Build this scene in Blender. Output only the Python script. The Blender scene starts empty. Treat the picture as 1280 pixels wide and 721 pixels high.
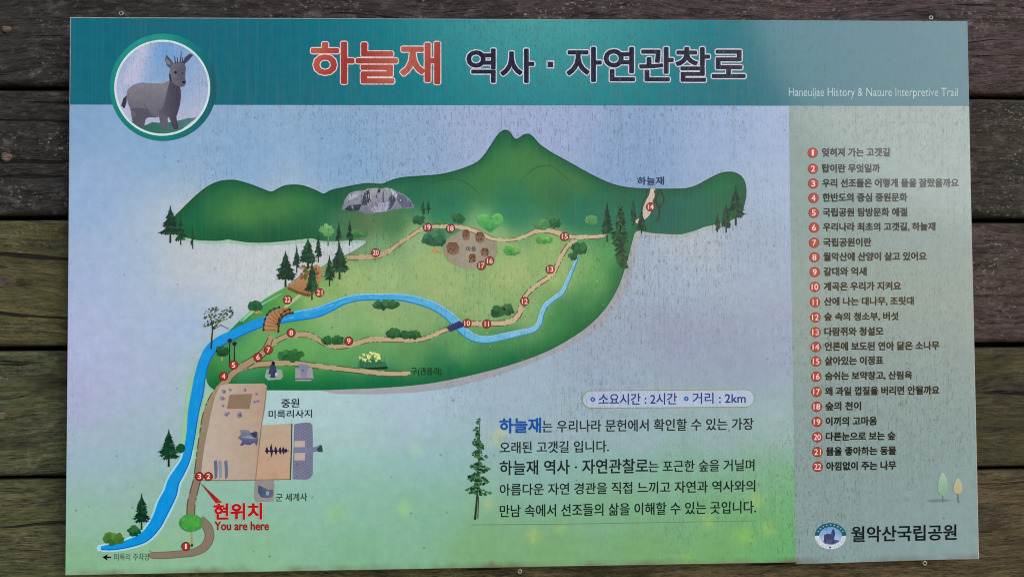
import bpy, math, random
import numpy as np
from mathutils import Matrix, Vector, noise, geometry
C = bpy.context.scene.collection
scene = bpy.context.scene
rnd = random.Random(7)

# ------------------------------------------------------------------ camera
F_PX = 950.0                       # focal length in photo pixels (photo 1280 wide)
CAM = np.array([-0.06143, -1.17216, -0.02616])
def rot3(a, b, c):
    ca, sa, cb, sb, cc, sc = math.cos(a), math.sin(a), math.cos(b), math.sin(b), math.cos(c), math.sin(c)
    return (np.array([[cc, -sc, 0], [sc, cc, 0], [0, 0, 1]]) @ np.array([[1, 0, 0], [0, ca, -sa], [0, sa, ca]])
            @ np.array([[cb, 0, sb], [0, 1, 0], [-sb, 0, cb]]))
MCAM = rot3(-0.02517, -0.03042, -0.00712) @ np.array([[1, 0, 0], [0, 0, -1], [0, 1, 0]], float)
right, down, fwd = MCAM[0], MCAM[1], MCAM[2]
cam_d = bpy.data.cameras.new('camera')
cam = bpy.data.objects.new('camera', cam_d); C.objects.link(cam)
m = Matrix.Identity(4)
for i in range(3):
    m[i][0] = right[i]; m[i][1] = -down[i]; m[i][2] = -fwd[i]; m[i][3] = CAM[i]
cam.matrix_world = m
cam_d.sensor_fit = 'HORIZONTAL'; cam_d.sensor_width = 36.0
cam_d.lens = 36.0 * F_PX / 1280.0
cam_d.clip_start = 0.02; cam_d.clip_end = 200.0
scene.camera = cam

# ------------------------------------------------------------------ light
def ray(px, py):
    return MCAM.T @ np.array([(px - 640) / F_PX, (py - 360.5) / F_PX, 1.0])
g = ray(1385, -135); g /= np.linalg.norm(g)
SUN = Vector((g[0], -g[1], g[2])).normalized()        # towards the bright part of the sky, front right
SUN_EL = math.asin(SUN.z)
SUN_AZ = math.atan2(SUN.x, SUN.y)
world = bpy.data.worlds.new('World'); scene.world = world; world.use_nodes = True
nt = world.node_tree; nt.nodes.clear()
sky = nt.nodes.new('ShaderNodeTexSky'); sky.sky_type = 'NISHITA'; sky.sun_disc = False
sky.sun_elevation = SUN_EL; sky.sun_rotation = SUN_AZ
sky.air_density = 1.0; sky.dust_density = 1.0; sky.ozone_density = 1.0
bg = nt.nodes.new('ShaderNodeBackground'); bg.inputs['Strength'].default_value = 0.07
wo = nt.nodes.new('ShaderNodeOutputWorld')
nt.links.new(sky.outputs[0], bg.inputs[0]); nt.links.new(bg.outputs[0], wo.inputs[0])
sl = bpy.data.lights.new('sun', 'SUN'); sl.energy = 0.95; sl.angle = math.radians(39); sl.color = (0.965, 0.985, 1.0)
so = bpy.data.objects.new('sun', sl); C.objects.link(so)
so.rotation_euler = SUN.to_track_quat('Z', 'Y').to_euler(); so.location = SUN * 8
scene.view_settings.view_transform = 'Standard'; scene.view_settings.look = 'None'
scene.view_settings.exposure = 1.2; scene.view_settings.gamma = 1.0
scene.view_settings.use_curve_mapping = False
scene.cycles.filter_width = 1.05

# ------------------------------------------------------------------ helpers
BW, BH = 1.40, 0.8456             # sign size in metres
LAYER = 1.0e-4
BASE = Vector((0.0, 0.0, -BH / 2))
K_INK = 0.95; VEIL = 0.010
def unproject(px, py, Y):
    d = ray(px, py); t = (Y - CAM[1]) / d[1]
    return CAM + t * d
def P(px, py, layer):
    q = unproject(px, py, -LAYER * layer)
    return (q[0] - BASE.x, q[1] - BASE.y, q[2] - BASE.z)
def lin(c):
    out = []
    for v in c[:3]:
        v = max(0.0, min(255.0, v)) / 255.0
        out.append(v / 12.92 if v <= 0.04045 else ((v + 0.055) / 1.055) ** 2.4)
    return out
def mixc(a, b, t):
    return tuple(a[i] + (b[i] - a[i]) * t for i in range(3))
def jit(c, a=10, r=rnd):
    d = r.uniform(-a, a)
    return tuple(v + d + r.uniform(-a / 3, a / 3) for v in c)
def field(points, power=3.0, soft=300.0):
    """printed colour wash from scattered swatches (inverse distance)"""
    A = np.array([p[:2] for p in points], float); V = np.array([p[2] for p in points], float)
    def f(x, y):
        d = (A[:, 0] - x) ** 2 + (A[:, 1] - y) ** 2 + soft
        w = d ** (-power / 2)
        return tuple((V * w[:, None]).sum(0) / w.sum())
    return f
def spline(pts, n=6, closed=False):
    out = []; N = len(pts)
    rng = range(N) if closed else range(N - 1)
    for i in rng:
        if closed:
            p0, p1, p2, p3 = pts[i - 1], pts[i], pts[(i + 1) % N], pts[(i + 2) % N]
        else:
            p0, p1, p2, p3 = pts[max(i - 1, 0)], pts[i], pts[i + 1], pts[min(i + 2, N - 1)]
        for k in range(n):
            t = k / n
            out.append(tuple(0.5 * (2 * p1[j] + (p2[j] - p0[j]) * t + (2 * p0[j] - 5 * p1[j] + 4 * p2[j] - p3[j]) * t * t
                       + (3 * p1[j] - p0[j] - 3 * p2[j] + p3[j]) * t ** 3) for j in range(len(p1))))
    if not closed: out.append(tuple(pts[-1]))
    return out
def inside(poly, x, y):
    c = False; j = len(poly) - 1
    for i in range(len(poly)):
        xi, yi = poly[i][:2]; xj, yj = poly[j][:2]
        if (yi > y) != (yj > y) and x < (xj - xi) * (y - yi) / (yj - yi) + xi: c = not c
        j = i
    return c
_text_cache = {}
def glyphs(s, weight):
    """outline of a line of lettering, normalised to its ink box"""
    key = (s, weight)
    if key in _text_cache: return _text_cache[key]
    cu = bpy.data.curves.new('lettering', 'FONT'); cu.body = s; cu.size = 1.0; cu.fill_mode = 'BOTH'
    cu.resolution_u = 3
    ob = bpy.data.objects.new('lettering', cu); C.objects.link(ob)
    dg = bpy.context.evaluated_depsgraph_get()
    me = bpy.data.meshes.new_from_object(ob.evaluated_get(dg))
    v = np.array([(q.co.x, q.co.y) for q in me.vertices], float)
    fs = [tuple(p.vertices) for p in me.polygons]
    bpy.data.objects.remove(ob); bpy.data.curves.remove(cu); bpy.data.meshes.remove(me)
    _text_cache[key] = (v, fs)
    return v, fs
def ink_box(s):
    v, _ = glyphs(s, 0.0)
    return v.min(0), v.max(0)

# ------------------------------------------------------------------ materials
def node(nt, kind, **kw):
    n = nt.nodes.new(kind)
    for k, v in kw.items(): setattr(n, k, v)
    return n
def mapped_noise(nt, src, scale, detail=3.0, rough=0.55, nscale=1.0, loc=(0, 0, 0)):
    mp = node(nt, 'ShaderNodeMapping'); mp.inputs['Scale'].default_value = scale; mp.inputs['Location'].default_value = loc
    nt.links.new(src, mp.inputs['Vector'])
    nz = node(nt, 'ShaderNodeTexNoise'); nz.inputs['Scale'].default_value = nscale
    nz.inputs['Detail'].default_value = detail; nz.inputs['Roughness'].default_value = rough
    nt.links.new(mp.outputs[0], nz.inputs['Vector'])
    return nz.outputs[0]
def ramp(nt, src, lo, hi, a=0.0, b=1.0):
    mr = node(nt, 'ShaderNodeMapRange'); mr.clamp = True
    mr.inputs['From Min'].default_value = lo; mr.inputs['From Max'].default_value = hi
    mr.inputs['To Min'].default_value = a; mr.inputs['To Max'].default_value = b
    nt.links.new(src, mr.inputs['Value'])
    return mr.outputs[0]
def mult(nt, a, b):
    n = node(nt, 'ShaderNodeMath', operation='MULTIPLY')
    for i, s in enumerate((a, b)):
        if isinstance(s, float): n.inputs[i].default_value = s
        else: nt.links.new(s, n.inputs[i])
    return n.outputs[0]
def addm(nt, a, b):
    n = node(nt, 'ShaderNodeMath', operation='ADD')
    for i, s in enumerate((a, b)):
        if isinstance(s, float): n.inputs[i].default_value = s
        else: nt.links.new(s, n.inputs[i])
    return n.outputs[0]
def mixn(nt, fac, a, b):
    n = node(nt, 'ShaderNodeMix', data_type='RGBA')
    for sock, s in ((n.inputs[0], fac), (n.inputs[6], a), (n.inputs[7], b)):
        if isinstance(s, (tuple, list)): sock.default_value = (*s[:3], 1.0)
        elif isinstance(s, float): sock.default_value = s
        else: nt.links.new(s, sock)
    return n.outputs[2]

def make_print_material():
    mt = bpy.data.materials.new('weathered_print'); mt.use_nodes = True
    nt = mt.node_tree; nt.nodes.clear()
    out = node(nt, 'ShaderNodeOutputMaterial'); bs = node(nt, 'ShaderNodeBsdfPrincipled')
    nt.links.new(bs.outputs[0], out.inputs[0])
    at = node(nt, 'ShaderNodeAttribute', attribute_name='ink')
    tc = node(nt, 'ShaderNodeTexCoord'); oc = tc.outputs['Object']
    # short dark run marks of algae, thicker in patches
    sp = node(nt, 'ShaderNodeSeparateXYZ'); nt.links.new(oc, sp.inputs[0])
    up = addm(nt, ramp(nt, sp.outputs[2], 0.10, 0.75, -0.06, 0.15), ramp(nt, sp.outputs[0], -0.62, 0.0, -0.12, 0.06))
    patch = ramp(nt, addm(nt, mapped_noise(nt, oc, (3.6, 1, 2.6), 3.0), up), 0.45, 0.66, 0.06, 1.0)
    speck = ramp(nt, mapped_noise(nt, oc, (380, 1, 80), 3.0, 0.65), 0.55, 0.66)
    speck2 = ramp(nt, mapped_noise(nt, oc, (520, 1, 210), 1.0, 0.5, loc=(3, 0, 8)), 0.60, 0.70)
    streak = ramp(nt, mapped_noise(nt, oc, (230, 1, 5.0), 3.0, 0.7, loc=(5, 0, 1)), 0.50, 0.78)
    chalk = ramp(nt, mapped_noise(nt, oc, (210, 1, 4.0), 4.0, 0.7, loc=(9, 0, 4)), 0.50, 0.85)
    mott = mapped_noise(nt, oc, (60, 1, 60), 4.0, 0.7, loc=(1, 0, 2))
    # value mottling of the faded ink
    hsv = node(nt, 'ShaderNodeHueSaturation'); nt.links.new(at.outputs['Color'], hsv.inputs['Color'])
    nt.links.new(ramp(nt, mott, 0.25, 0.75, 0.90, 1.09), hsv.inputs['Value'])
    col = mixn(nt, mult(nt, chalk, 0.03), hsv.outputs[0], (0.62, 0.68, 0.66))
    col = mixn(nt, mult(nt, mult(nt, streak, patch), 0.34), col, (0.10, 0.13, 0.11))
    col = mixn(nt, mult(nt, mult(nt, speck, patch), 0.52), col, (0.055, 0.075, 0.07))
    col = mixn(nt, mult(nt, mult(nt, speck2, patch), 0.42), col, (0.05, 0.06, 0.055))
    # scattered bigger dirt spots
    vo = node(nt, 'ShaderNodeTexVoronoi'); vo.inputs['Scale'].default_value = 30.0
    nt.links.new(oc, vo.inputs['Vector'])
    spot = ramp(nt, vo.outputs['Distance'], 0.035, 0.075, 1.0, 0.0)
    col = mixn(nt, mult(nt, spot, 0.45), col, (0.06, 0.07, 0.06))
    # grime gathered along the lower lip of the sheet
    sx = node(nt, 'ShaderNodeSeparateXYZ'); nt.links.new(oc, sx.inputs[0])
    lip = ramp(nt, addm(nt, sx.outputs[2], mult(nt, mapped_noise(nt, oc, (40, 1, 6), 3.0), -0.016)), -0.006, 0.003, 1.0, 0.0)
    lip = mult(nt, lip, ramp(nt, mapped_noise(nt, oc, (9, 1, 1), 3.0, loc=(2, 0, 0)), 0.4, 0.62))
    col = mixn(nt, mult(nt, lip, 0.75), col, (0.13, 0.105, 0.06))
    nt.links.new(col, bs.inputs['Base Color'])
    rg = addm(nt, ramp(nt, streak, 0.0, 1.0, 0.10, 0.17), mult(nt, speck, 0.15))
    nt.links.new(rg, bs.inputs['Roughness'])
    bs.inputs['Specular IOR Level'].default_value = 0.22
    bp = node(nt, 'ShaderNodeBump'); bp.inputs['Strength'].default_value = 0.02; bp.inputs['Distance'].default_value = 0.001
    nt.links.new(mapped_noise(nt, oc, (14, 1, 5), 2.0), bp.inputs['Height'])
    nt.links.new(bp.outputs[0], bs.inputs['Normal'])
    return mt
PRINT = make_print_material()

def make_metal(name, colour, rough, metallic=1.0):
    mt = bpy.data.materials.new(name); mt.use_nodes = True
    nt = mt.node_tree; bs = nt.nodes['Principled BSDF']
    tc = node(nt, 'ShaderNodeTexCoord')
    n = mapped_noise(nt, tc.outputs['Object'], (70, 70, 70), 4.0)
    nt.links.new(mixn(nt, ramp(nt, n, 0.35, 0.7), tuple(v * 0.6 for v in colour), colour), bs.inputs['Base Color'])
    bs.inputs['Metallic'].default_value = metallic; bs.inputs['Roughness'].default_value = rough
    return mt
PANEL_METAL = make_metal('sheet_edge_metal', (0.42, 0.46, 0.46), 0.5, 0.4)
HOOK_METAL = make_metal('dull_zinc', (0.45, 0.42, 0.39), 0.5, 0.6)

def make_wood(name, left, rightc, moss_l, moss_r, fleck, seed):
    mt = bpy.data.materials.new(name); mt.use_nodes = True
    nt = mt.node_tree; bs = nt.nodes['Principled BSDF']
    tc = node(nt, 'ShaderNodeTexCoord'); oc = tc.outputs['Object']
    sx = node(nt, 'ShaderNodeSeparateXYZ'); nt.links.new(oc, sx.inputs[0])
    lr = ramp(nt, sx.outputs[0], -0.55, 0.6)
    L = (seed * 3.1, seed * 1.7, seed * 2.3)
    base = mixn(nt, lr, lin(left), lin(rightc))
    wv = node(nt, 'ShaderNodeCombineXYZ')
    nt.links.new(addm(nt, ramp(nt, mapped_noise(nt, oc, (3.2, 1, 5.5), 2.0, 0.5, loc=(seed, 0, 3)), 0.2, 0.8, -0.016, 0.016), 0.0), wv.inputs[2])
    va = node(nt, 'ShaderNodeVectorMath', operation='ADD'); nt.links.new(oc, va.inputs[0]); nt.links.new(wv.outputs[0], va.inputs[1])
    oc = va.outputs[0]
    scuff = mapped_noise(nt, oc, (38, 40, 70), 5.0, 0.75, loc=(seed, 3, 5))
    grain = mapped_noise(nt, oc, (11, 30, 130), 6.0, 0.75, loc=L)
    fine = mapped_noise(nt, oc, (60, 80, 480), 6.0, 0.8, loc=L)
    blot = mapped_noise(nt, oc, (9, 9, 22), 4.0, 0.65, loc=L)
    hs = node(nt, 'ShaderNodeHueSaturation'); nt.links.new(base, hs.inputs['Color'])
    v = addm(nt, ramp(nt, grain, 0.32, 0.68, 0.02, 0.78), ramp(nt, fine, 0.34, 0.66, -0.36, 0.60))
    nt.links.new(v, hs.inputs['Value']); col = hs.outputs[0]
    col = mixn(nt, ramp(nt, blot, 0.50, 0.68, 0.0, 0.75), col, (0.010, 0.009, 0.008))
    moss = ramp(nt, lr, 0.0, 1.0, moss_l, moss_r)
    mossn = mult(nt, moss, ramp(nt, mapped_noise(nt, oc, (6, 6, 34), 4.0, 0.7, loc=(seed, 4, 2)), 0.40, 0.62))
    col = mixn(nt, mossn, col, lin((88, 90, 50)))
    fl = ramp(nt, mapped_noise(nt, oc, (150, 80, 230), 4.0, 0.7, loc=(seed, 1, 6)), 0.58, 0.68)
    flp = ramp(nt, mapped_noise(nt, oc, (10, 8, 16), 2.0, loc=(seed, 7, 3)), 0.45, 0.66)
    col = mixn(nt, mult(nt, mult(nt, fl, flp), fleck), col, (0.38, 0.355, 0.345))
    col = mixn(nt, mult(nt, ramp(nt, scuff, 0.52, 0.74), fleck * 0.55), col, (0.20, 0.188, 0.186))
    crack = ramp(nt, mapped_noise(nt, oc, (3.2, 6, 85), 3.0, 0.5, loc=(seed, 2, 9)), 0.315, 0.345, 1.0, 0.0)
    col = mixn(nt, mult(nt, crack, 0.9), col, (0.006, 0.005, 0.004))
    nt.links.new(col, bs.inputs['Base Color'])
    bs.inputs['Roughness'].default_value = 0.85; bs.inputs['Specular IOR Level'].default_value = 0.25
    h = addm(nt, addm(nt, grain, mult(nt, fine, 0.6)), mult(nt, crack, -1.0))
    bp = node(nt, 'ShaderNodeBump'); bp.inputs['Strength'].default_value = 1.0; bp.inputs['Distance'].default_value = 0.005
    nt.links.new(h, bp.inputs['Height']); nt.links.new(bp.outputs[0], bs.inputs['Normal'])
    return mt

# ------------------------------------------------------------------ plank wall (large structure)
def mesh_object(name, verts, faces, mat, parent=None, smooth=False):
    me = bpy.data.meshes.new(name); me.from_pydata([tuple(v) for v in verts], [], faces); me.update()
    me.materials.append(mat)
    if smooth: me.polygons.foreach_set('use_smooth', [True] * len(me.polygons))
    o = bpy.data.objects.new(name, me); C.objects.link(o)
    if parent: o.parent = parent
    return o
WALL_Y = 0.034
wall = bpy.data.objects.new('plank_wall', None); C.objects.link(wall)
wall.location = (0, WALL_Y + 0.03, -0.62)
wall['label'] = 'weathered dark timber wall of wide horizontal boards behind the sign'
wall['category'] = 'wall'; wall['kind'] = 'thing'
GAPS = [(-52, -34), (109, 120), (272, 275), (436, 431), (599, 587), (764, 744), (930, 904)]
def gap_line(l, r):
    a = unproject(40, l, WALL_Y); b = unproject(1245, r, WALL_Y)
    s = (b[2] - a[2]) / (b[0] - a[0])
    return lambda x: a[2] + s * (x - a[0])
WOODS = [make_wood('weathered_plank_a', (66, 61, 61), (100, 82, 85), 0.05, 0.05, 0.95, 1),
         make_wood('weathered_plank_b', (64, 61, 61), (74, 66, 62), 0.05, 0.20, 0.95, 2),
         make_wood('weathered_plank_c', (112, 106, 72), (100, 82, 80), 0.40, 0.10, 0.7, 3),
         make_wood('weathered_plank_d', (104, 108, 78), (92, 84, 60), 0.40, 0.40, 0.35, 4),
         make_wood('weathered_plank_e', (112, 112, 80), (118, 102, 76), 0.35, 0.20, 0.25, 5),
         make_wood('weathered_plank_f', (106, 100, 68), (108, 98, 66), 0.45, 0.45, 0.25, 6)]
X0, X1 = -1.08, 1.06
def build_plank(top, bot, mat, k):
    nx, nz = 300, 34
    verts = []; faces = []
    gap = 0.0042
    for i in range(nx + 1):
        x = X0 + (X1 - X0) * i / nx
        wob = 0.0014 * noise.noise((x * 5, k * 3.1, 0)); wob2 = 0.0014 * noise.noise((x * 5, k * 3.1, 7))
        zt = top(x) - gap + wob; zb = bot(x) + gap + wob2
        for j in range(nz + 1):
            t = j / nz; z = zb + (zt - zb) * t
            e = min(t, 1 - t) * (zt - zb)
            rnd_edge = 0.006 * max(0.0, 1 - e / 0.006) ** 2
            d = 0.0012 * noise.noise((x * 4, z * 45 + k * 9, 1)) + 0.0009 * noise.noise((x * 14, z * 130, k)) \
                + 0.0012 * noise.noise((x * 1.3, z * 6, k * 5))
            verts.append((x, WALL_Y + rnd_edge + 0.0018 - d * 0.9, z))
    st = nz + 1
    for i in range(nx):
        for j in range(nz):
            a = i * st + j
            faces.append((a, a + st, a + st + 1, a + 1))
    n0 = len(verts)
    yb = WALL_Y + 0.045
    for i in range(nx + 1):
        xb, _, zb = verts[i * st]; _, _, zt = verts[i * st + nz]
        verts.append((xb, yb, zb)); verts.append((xb, yb, zt))
    for i in range(nx):
        a = n0 + 2 * i
        faces.append((i * st, a, a + 2, (i + 1) * st))
        faces.append((i * st + nz, (i + 1) * st + nz, a + 3, a + 1))
        faces.append((a, a + 1, a + 3, a + 2))
    faces.append(tuple([j for j in range(nz + 1)] + [n0 + 1, n0]))
    faces.append(tuple([nx * st + j for j in range(nz, -1, -1)] + [n0 + 2 * nx, n0 + 2 * nx + 1]))
    verts = [(v[0] - wall.location.x, v[1] - wall.location.y, v[2] - wall.location.z) for v in verts]
    return mesh_object('plank', verts, faces, mat, wall, True)
lines = [gap_line(*q) for q in GAPS]
for k in range(6):
    build_plank(lines[k], lines[k + 1], WOODS[k], k)
def box(name, x0, x1, y0, y1, z0, z1, mat, parent, off):
    v = [(x - off.x, y - off.y, z - off.z) for x in (x0, x1) for y in (y0, y1) for z in (z0, z1)]
    f = [(0, 1, 3, 2), (4, 6, 7, 5), (0, 4, 5, 1), (2, 3, 7, 6), (0, 2, 6, 4), (1, 5, 7, 3)]
    return mesh_object(name, v, f, mat, parent)
DARKWOOD = make_wood('shaded_batten', (34, 31, 29), (34, 31, 29), 0.0, 0.0, 0.0, 9)
for xb in (-0.95, -0.32, 0.32, 0.94):
    box('batten', xb - 0.045, xb + 0.045, WALL_Y + 0.047, WALL_Y + 0.09, -0.72, 0.50, DARKWOOD, wall, wall.location)
box('light_blocking_sheet', X0, X1, WALL_Y + 0.092, WALL_Y + 0.10, -0.73, 0.52, DARKWOOD, wall, wall.location)  # unseen dark sheet added to block sky light, so board gaps stay black
# a pale round knot in the third board, left of the sign
KNOT = make_wood('pale_knot', (140, 124, 112), (140, 124, 112), 0, 0, 0.3, 11)
def disc_knot(px, py, r):
    c = unproject(px, py, WALL_Y - 0.001)
    verts = [(c[0], c[1] - 0.0015, c[2])]; n = 26
    for q, rr, dy in ((0.55, 1, -0.0012), (0.85, 1, -0.0005), (1.0, 1, 0.004)):
        for i in range(n):
            a = 2 * math.pi * i / n; w = 1 + 0.12 * math.sin(3 * a + 1)
            verts.append((c[0] + r * q * w * 1.1 * math.cos(a), c[1] + dy, c[2] + r * q * w * math.sin(a)))
    faces = [(0, 1 + (i + 1) % n, 1 + i) for i in range(n)]
    for b in range(2):
        for i in range(n):
            a = 1 + b * n + i; d = 1 + b * n + (i + 1) % n
            faces.append((a, d, d + n, a + n))
    verts = [(v[0] - wall.location.x, v[1] - wall.location.y, v[2] - wall.location.z) for v in verts]
    return mesh_object('knot', verts, faces, KNOT, wall, True)
for q in ((3, 351, 0.009), (7, 36, 0.006), (7, 196, 0.0075), (2, 520, 0.006)): disc_knot(*q)

# ------------------------------------------------------------------ the sign
sign = bpy.data.objects.new('trail_map_sign', None); C.objects.link(sign); sign.location = BASE
sign['label'] = 'faded printed trail map sign with teal header, green mountain map and numbered legend'
sign['category'] = 'sign'

class Ink:
    """collects flat printed shapes given in photo coordinates on the sheet"""
    def __init__(self): self.v = []; self.f = []; self.c = []; self.k = 0
    def _add(self, pts, cols, faces, layer):
        n = len(self.v); self.k += 1; layer += 0.003 * self.k      # later strokes lie over earlier ones
        for (x, y), c in zip(pts, cols):
            self.v.append(P(x, y, layer)); self.c.append(c)
        for f in faces: self.f.append(tuple(i + n for i in f))
    def poly(self, pts, col, layer, grid=None):
        pts = [tuple(p[:2]) for p in pts]
        vs = [Vector(p) for p in pts]; N = len(vs)
        edges = [(i, (i + 1) % N) for i in range(N)]
        if grid:
            xs = [p[0] for p in pts]; ys = [p[1] for p in pts]
            y = min(ys) + grid / 2; row = 0
            while y < max(ys):
                x = min(xs) + grid * (0.5 if row % 2 else 1.0)
                while x < max(xs):
                    if inside(pts, x, y): vs.append(Vector((x, y)))
                    x += grid
                y += grid; row += 1
        r = geometry.delaunay_2d_cdt(vs, edges, [], 1, 1e-5)
        out = [(v.x, v.y) for v in r[0]]
        cols = [col(x, y) for x, y in out] if callable(col) else [col] * len(out)
        self._add(out, cols, [tuple(f) for f in r[2]], layer)
    def ribbon(self, pts, col, layer, width=None, n=6, smooth=True, dash=None):
        """pts: (x, y[, w])"""
        q = [(p[0], p[1], (p[2] if len(p) > 2 else width)) for p in pts]
        if smooth and len(q) > 2: q = spline(q, n)
        L = []; 
        for i, p in enumerate(q):
            a = q[max(i - 1, 0)]; b = q[min(i + 1, len(q) - 1)]
            dx, dy = b[0] - a[0], b[1] - a[1]; l = math.hypot(dx, dy) or 1
            L.append(((p[0] - dy / l * p[2] / 2, p[1] + dx / l * p[2] / 2), (p[0] + dy / l * p[2] / 2, p[1] - dx / l * p[2] / 2)))
        pts2 = []; cols = []
        for a, b in L:
            for z in (a, b):
                pts2.append(z); cols.append(col(*z) if callable(col) else col)
        faces = []
        for i in range(len(L) - 1):
            if dash and (i // dash[0]) % 2 and dash[1] > rnd.random(): continue
            faces.append((2 * i, 2 * i + 1, 2 * i + 3, 2 * i + 2))
        self._add(pts2, cols, faces, layer)
        return q
    def edge_lines(self, q, col, layer, off=0.5, w=1.1, dash=None, sides=(1, -1)):
        for s in sides:
            e = []
            for i, p in enumerate(q):
                a = q[max(i - 1, 0)]; b = q[min(i + 1, len(q) - 1)]
                dx, dy = b[0] - a[0], b[1] - a[1]; l = math.hypot(dx, dy) or 1
                e.append((p[0] - s * dy / l * p[2] * off, p[1] + s * dx / l * p[2] * off, w))
            self.ribbon(e, col, layer, smooth=False, dash=dash)
    def disc(self, x, y, rx, col, layer, ry=None, rough=0.0, n=20, r=rnd):
        ry = ry or rx; pts = [(x, y)]
        for i in range(n):
            a = 2 * math.pi * i / n; w = 1 + rough * r.uniform(-1, 1)
            pts.append((x + rx * w * math.cos(a), y + ry * w * math.sin(a)))
        cols = [col(*p) for p in pts] if callable(col) else [col] * len(pts)
        self._add(pts, cols, [(0, 1 + i, 1 + (i + 1) % n) for i in range(n)], layer)
    def ring(self, x, y, r0, r1, col, layer, n=64, ry=1.0):
        pts = []
        for i in range(n):
            a = 2 * math.pi * i / n
            for r in (r0, r1): pts.append((x + r * math.cos(a), y + ry * r * math.sin(a)))
        cols = [col(*p) for p in pts] if callable(col) else [col] * len(pts)
        self._add(pts, cols, [(2 * i, 2 * i + 1, (2 * i + 3) % (2 * n), (2 * i + 2) % (2 * n)) for i in range(n)], layer)
    def text(self, s, xl, xr, yt, yb, col, layer, weight=0.0, slope=None, pad=0.0):
        """lettering fitted to an ink box; slope follows the sheet's edges"""
        v, fs = glyphs(s, 0.0); lo, hi = ink_box(s)
        if slope is None: slope = (4 - 25 * ((yt + yb) / 2 - 24) / 685) / 1130
        xm = (xl + xr) / 2
        pts = []
        for x, y in v:
            u = (x - lo[0]) / (hi[0] - lo[0]); w = (y - lo[1]) / (hi[1] - lo[1])
            X = xl + u * (xr - xl); Y = yb + w * (yt - yb)
            pts.append((X, Y + slope * (X - xm)))
        cols = [col(*p) for p in pts] if callable(col) else [col] * len(pts)
        self._add(pts, cols, fs, layer)
        rad = weight * abs(yb - yt) / (hi[1] - lo[1])          # heavier strokes: overlapped impressions
        n = 0 if rad < 0.04 else (4 if rad < 0.35 else (8 if rad < 1.3 else 14))
        for k in range(n):
            a = 2 * math.pi * (k + 0.5) / n
            dx, dy = rad * math.cos(a), rad * math.sin(a)
            self._add([(p[0] + dx, p[1] + dy) for p in pts], cols, fs, layer - 0.02 * (k + 1))
    def build(self, name, parent=None, label=None):
        me = bpy.data.meshes.new(name); me.from_pydata(self.v, [], self.f); me.update()
        ca = me.color_attributes.new('ink', 'FLOAT_COLOR', 'POINT')
        arr = np.ones((len(self.v), 4), np.float32)
        if self.v:
            s = np.clip(np.array([c[:3] for c in self.c], float), 0, 255) / 255.0
            arr[:, :3] = np.where(s <= 0.04045, s / 12.92, ((s + 0.055) / 1.055) ** 2.4) * K_INK
            arr[:, :3] = np.clip(arr[:, :3] - VEIL, 0.002, 0.85)
        ca.data.foreach_set('color', arr.ravel())
        me.materials.append(PRINT)
        # printed faces look towards the viewer
        flip = [p.index for p in me.polygons if p.normal.y > 0]
        for i in flip: me.polygons[i].flip()
        o = bpy.data.objects.new(name, me); C.objects.link(o); o.parent = parent or sign
        if label: o['label'] = label
        return o

# sheet: thin folded metal panel with the printed front
def rounded_panel():
    t = 0.004; w, h = BW / 2, BH
    v = []; f = []
    prof = [(0.0, 0.0006), (0.0006, 0.0)]
    loops = []
    for ins, y in ((0.0008, 0.0), (0.0, 0.0008), (0.0, t), ):
        loops.append(len(v))
        v += [(-w + ins, y, ins), (w - ins, y, ins), (w - ins, y, h - ins), (-w + ins, y, h - ins)]
    for a, b in zip(loops, loops[1:]):
        for i in range(4):
            j = (i + 1) % 4
            f.append((a + i, b + i, b + j, a + j))
    f.append((0, 1, 2, 3)[::1]); f.append((11, 10, 9, 8))
    return mesh_object('panel', v, f, PANEL_METAL, sign)
rounded_panel()
for sx_, sz_ in ((-0.55, 0.1), (0.55, 0.1), (-0.55, 0.75), (0.55, 0.75)):
    box('spacer_block', sx_ - 0.03, sx_ + 0.03, 0.0042, WALL_Y + 0.004, sz_ - 0.03, sz_ + 0.03, DARKWOOD, sign, Vector((0, 0, 0)))

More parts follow.
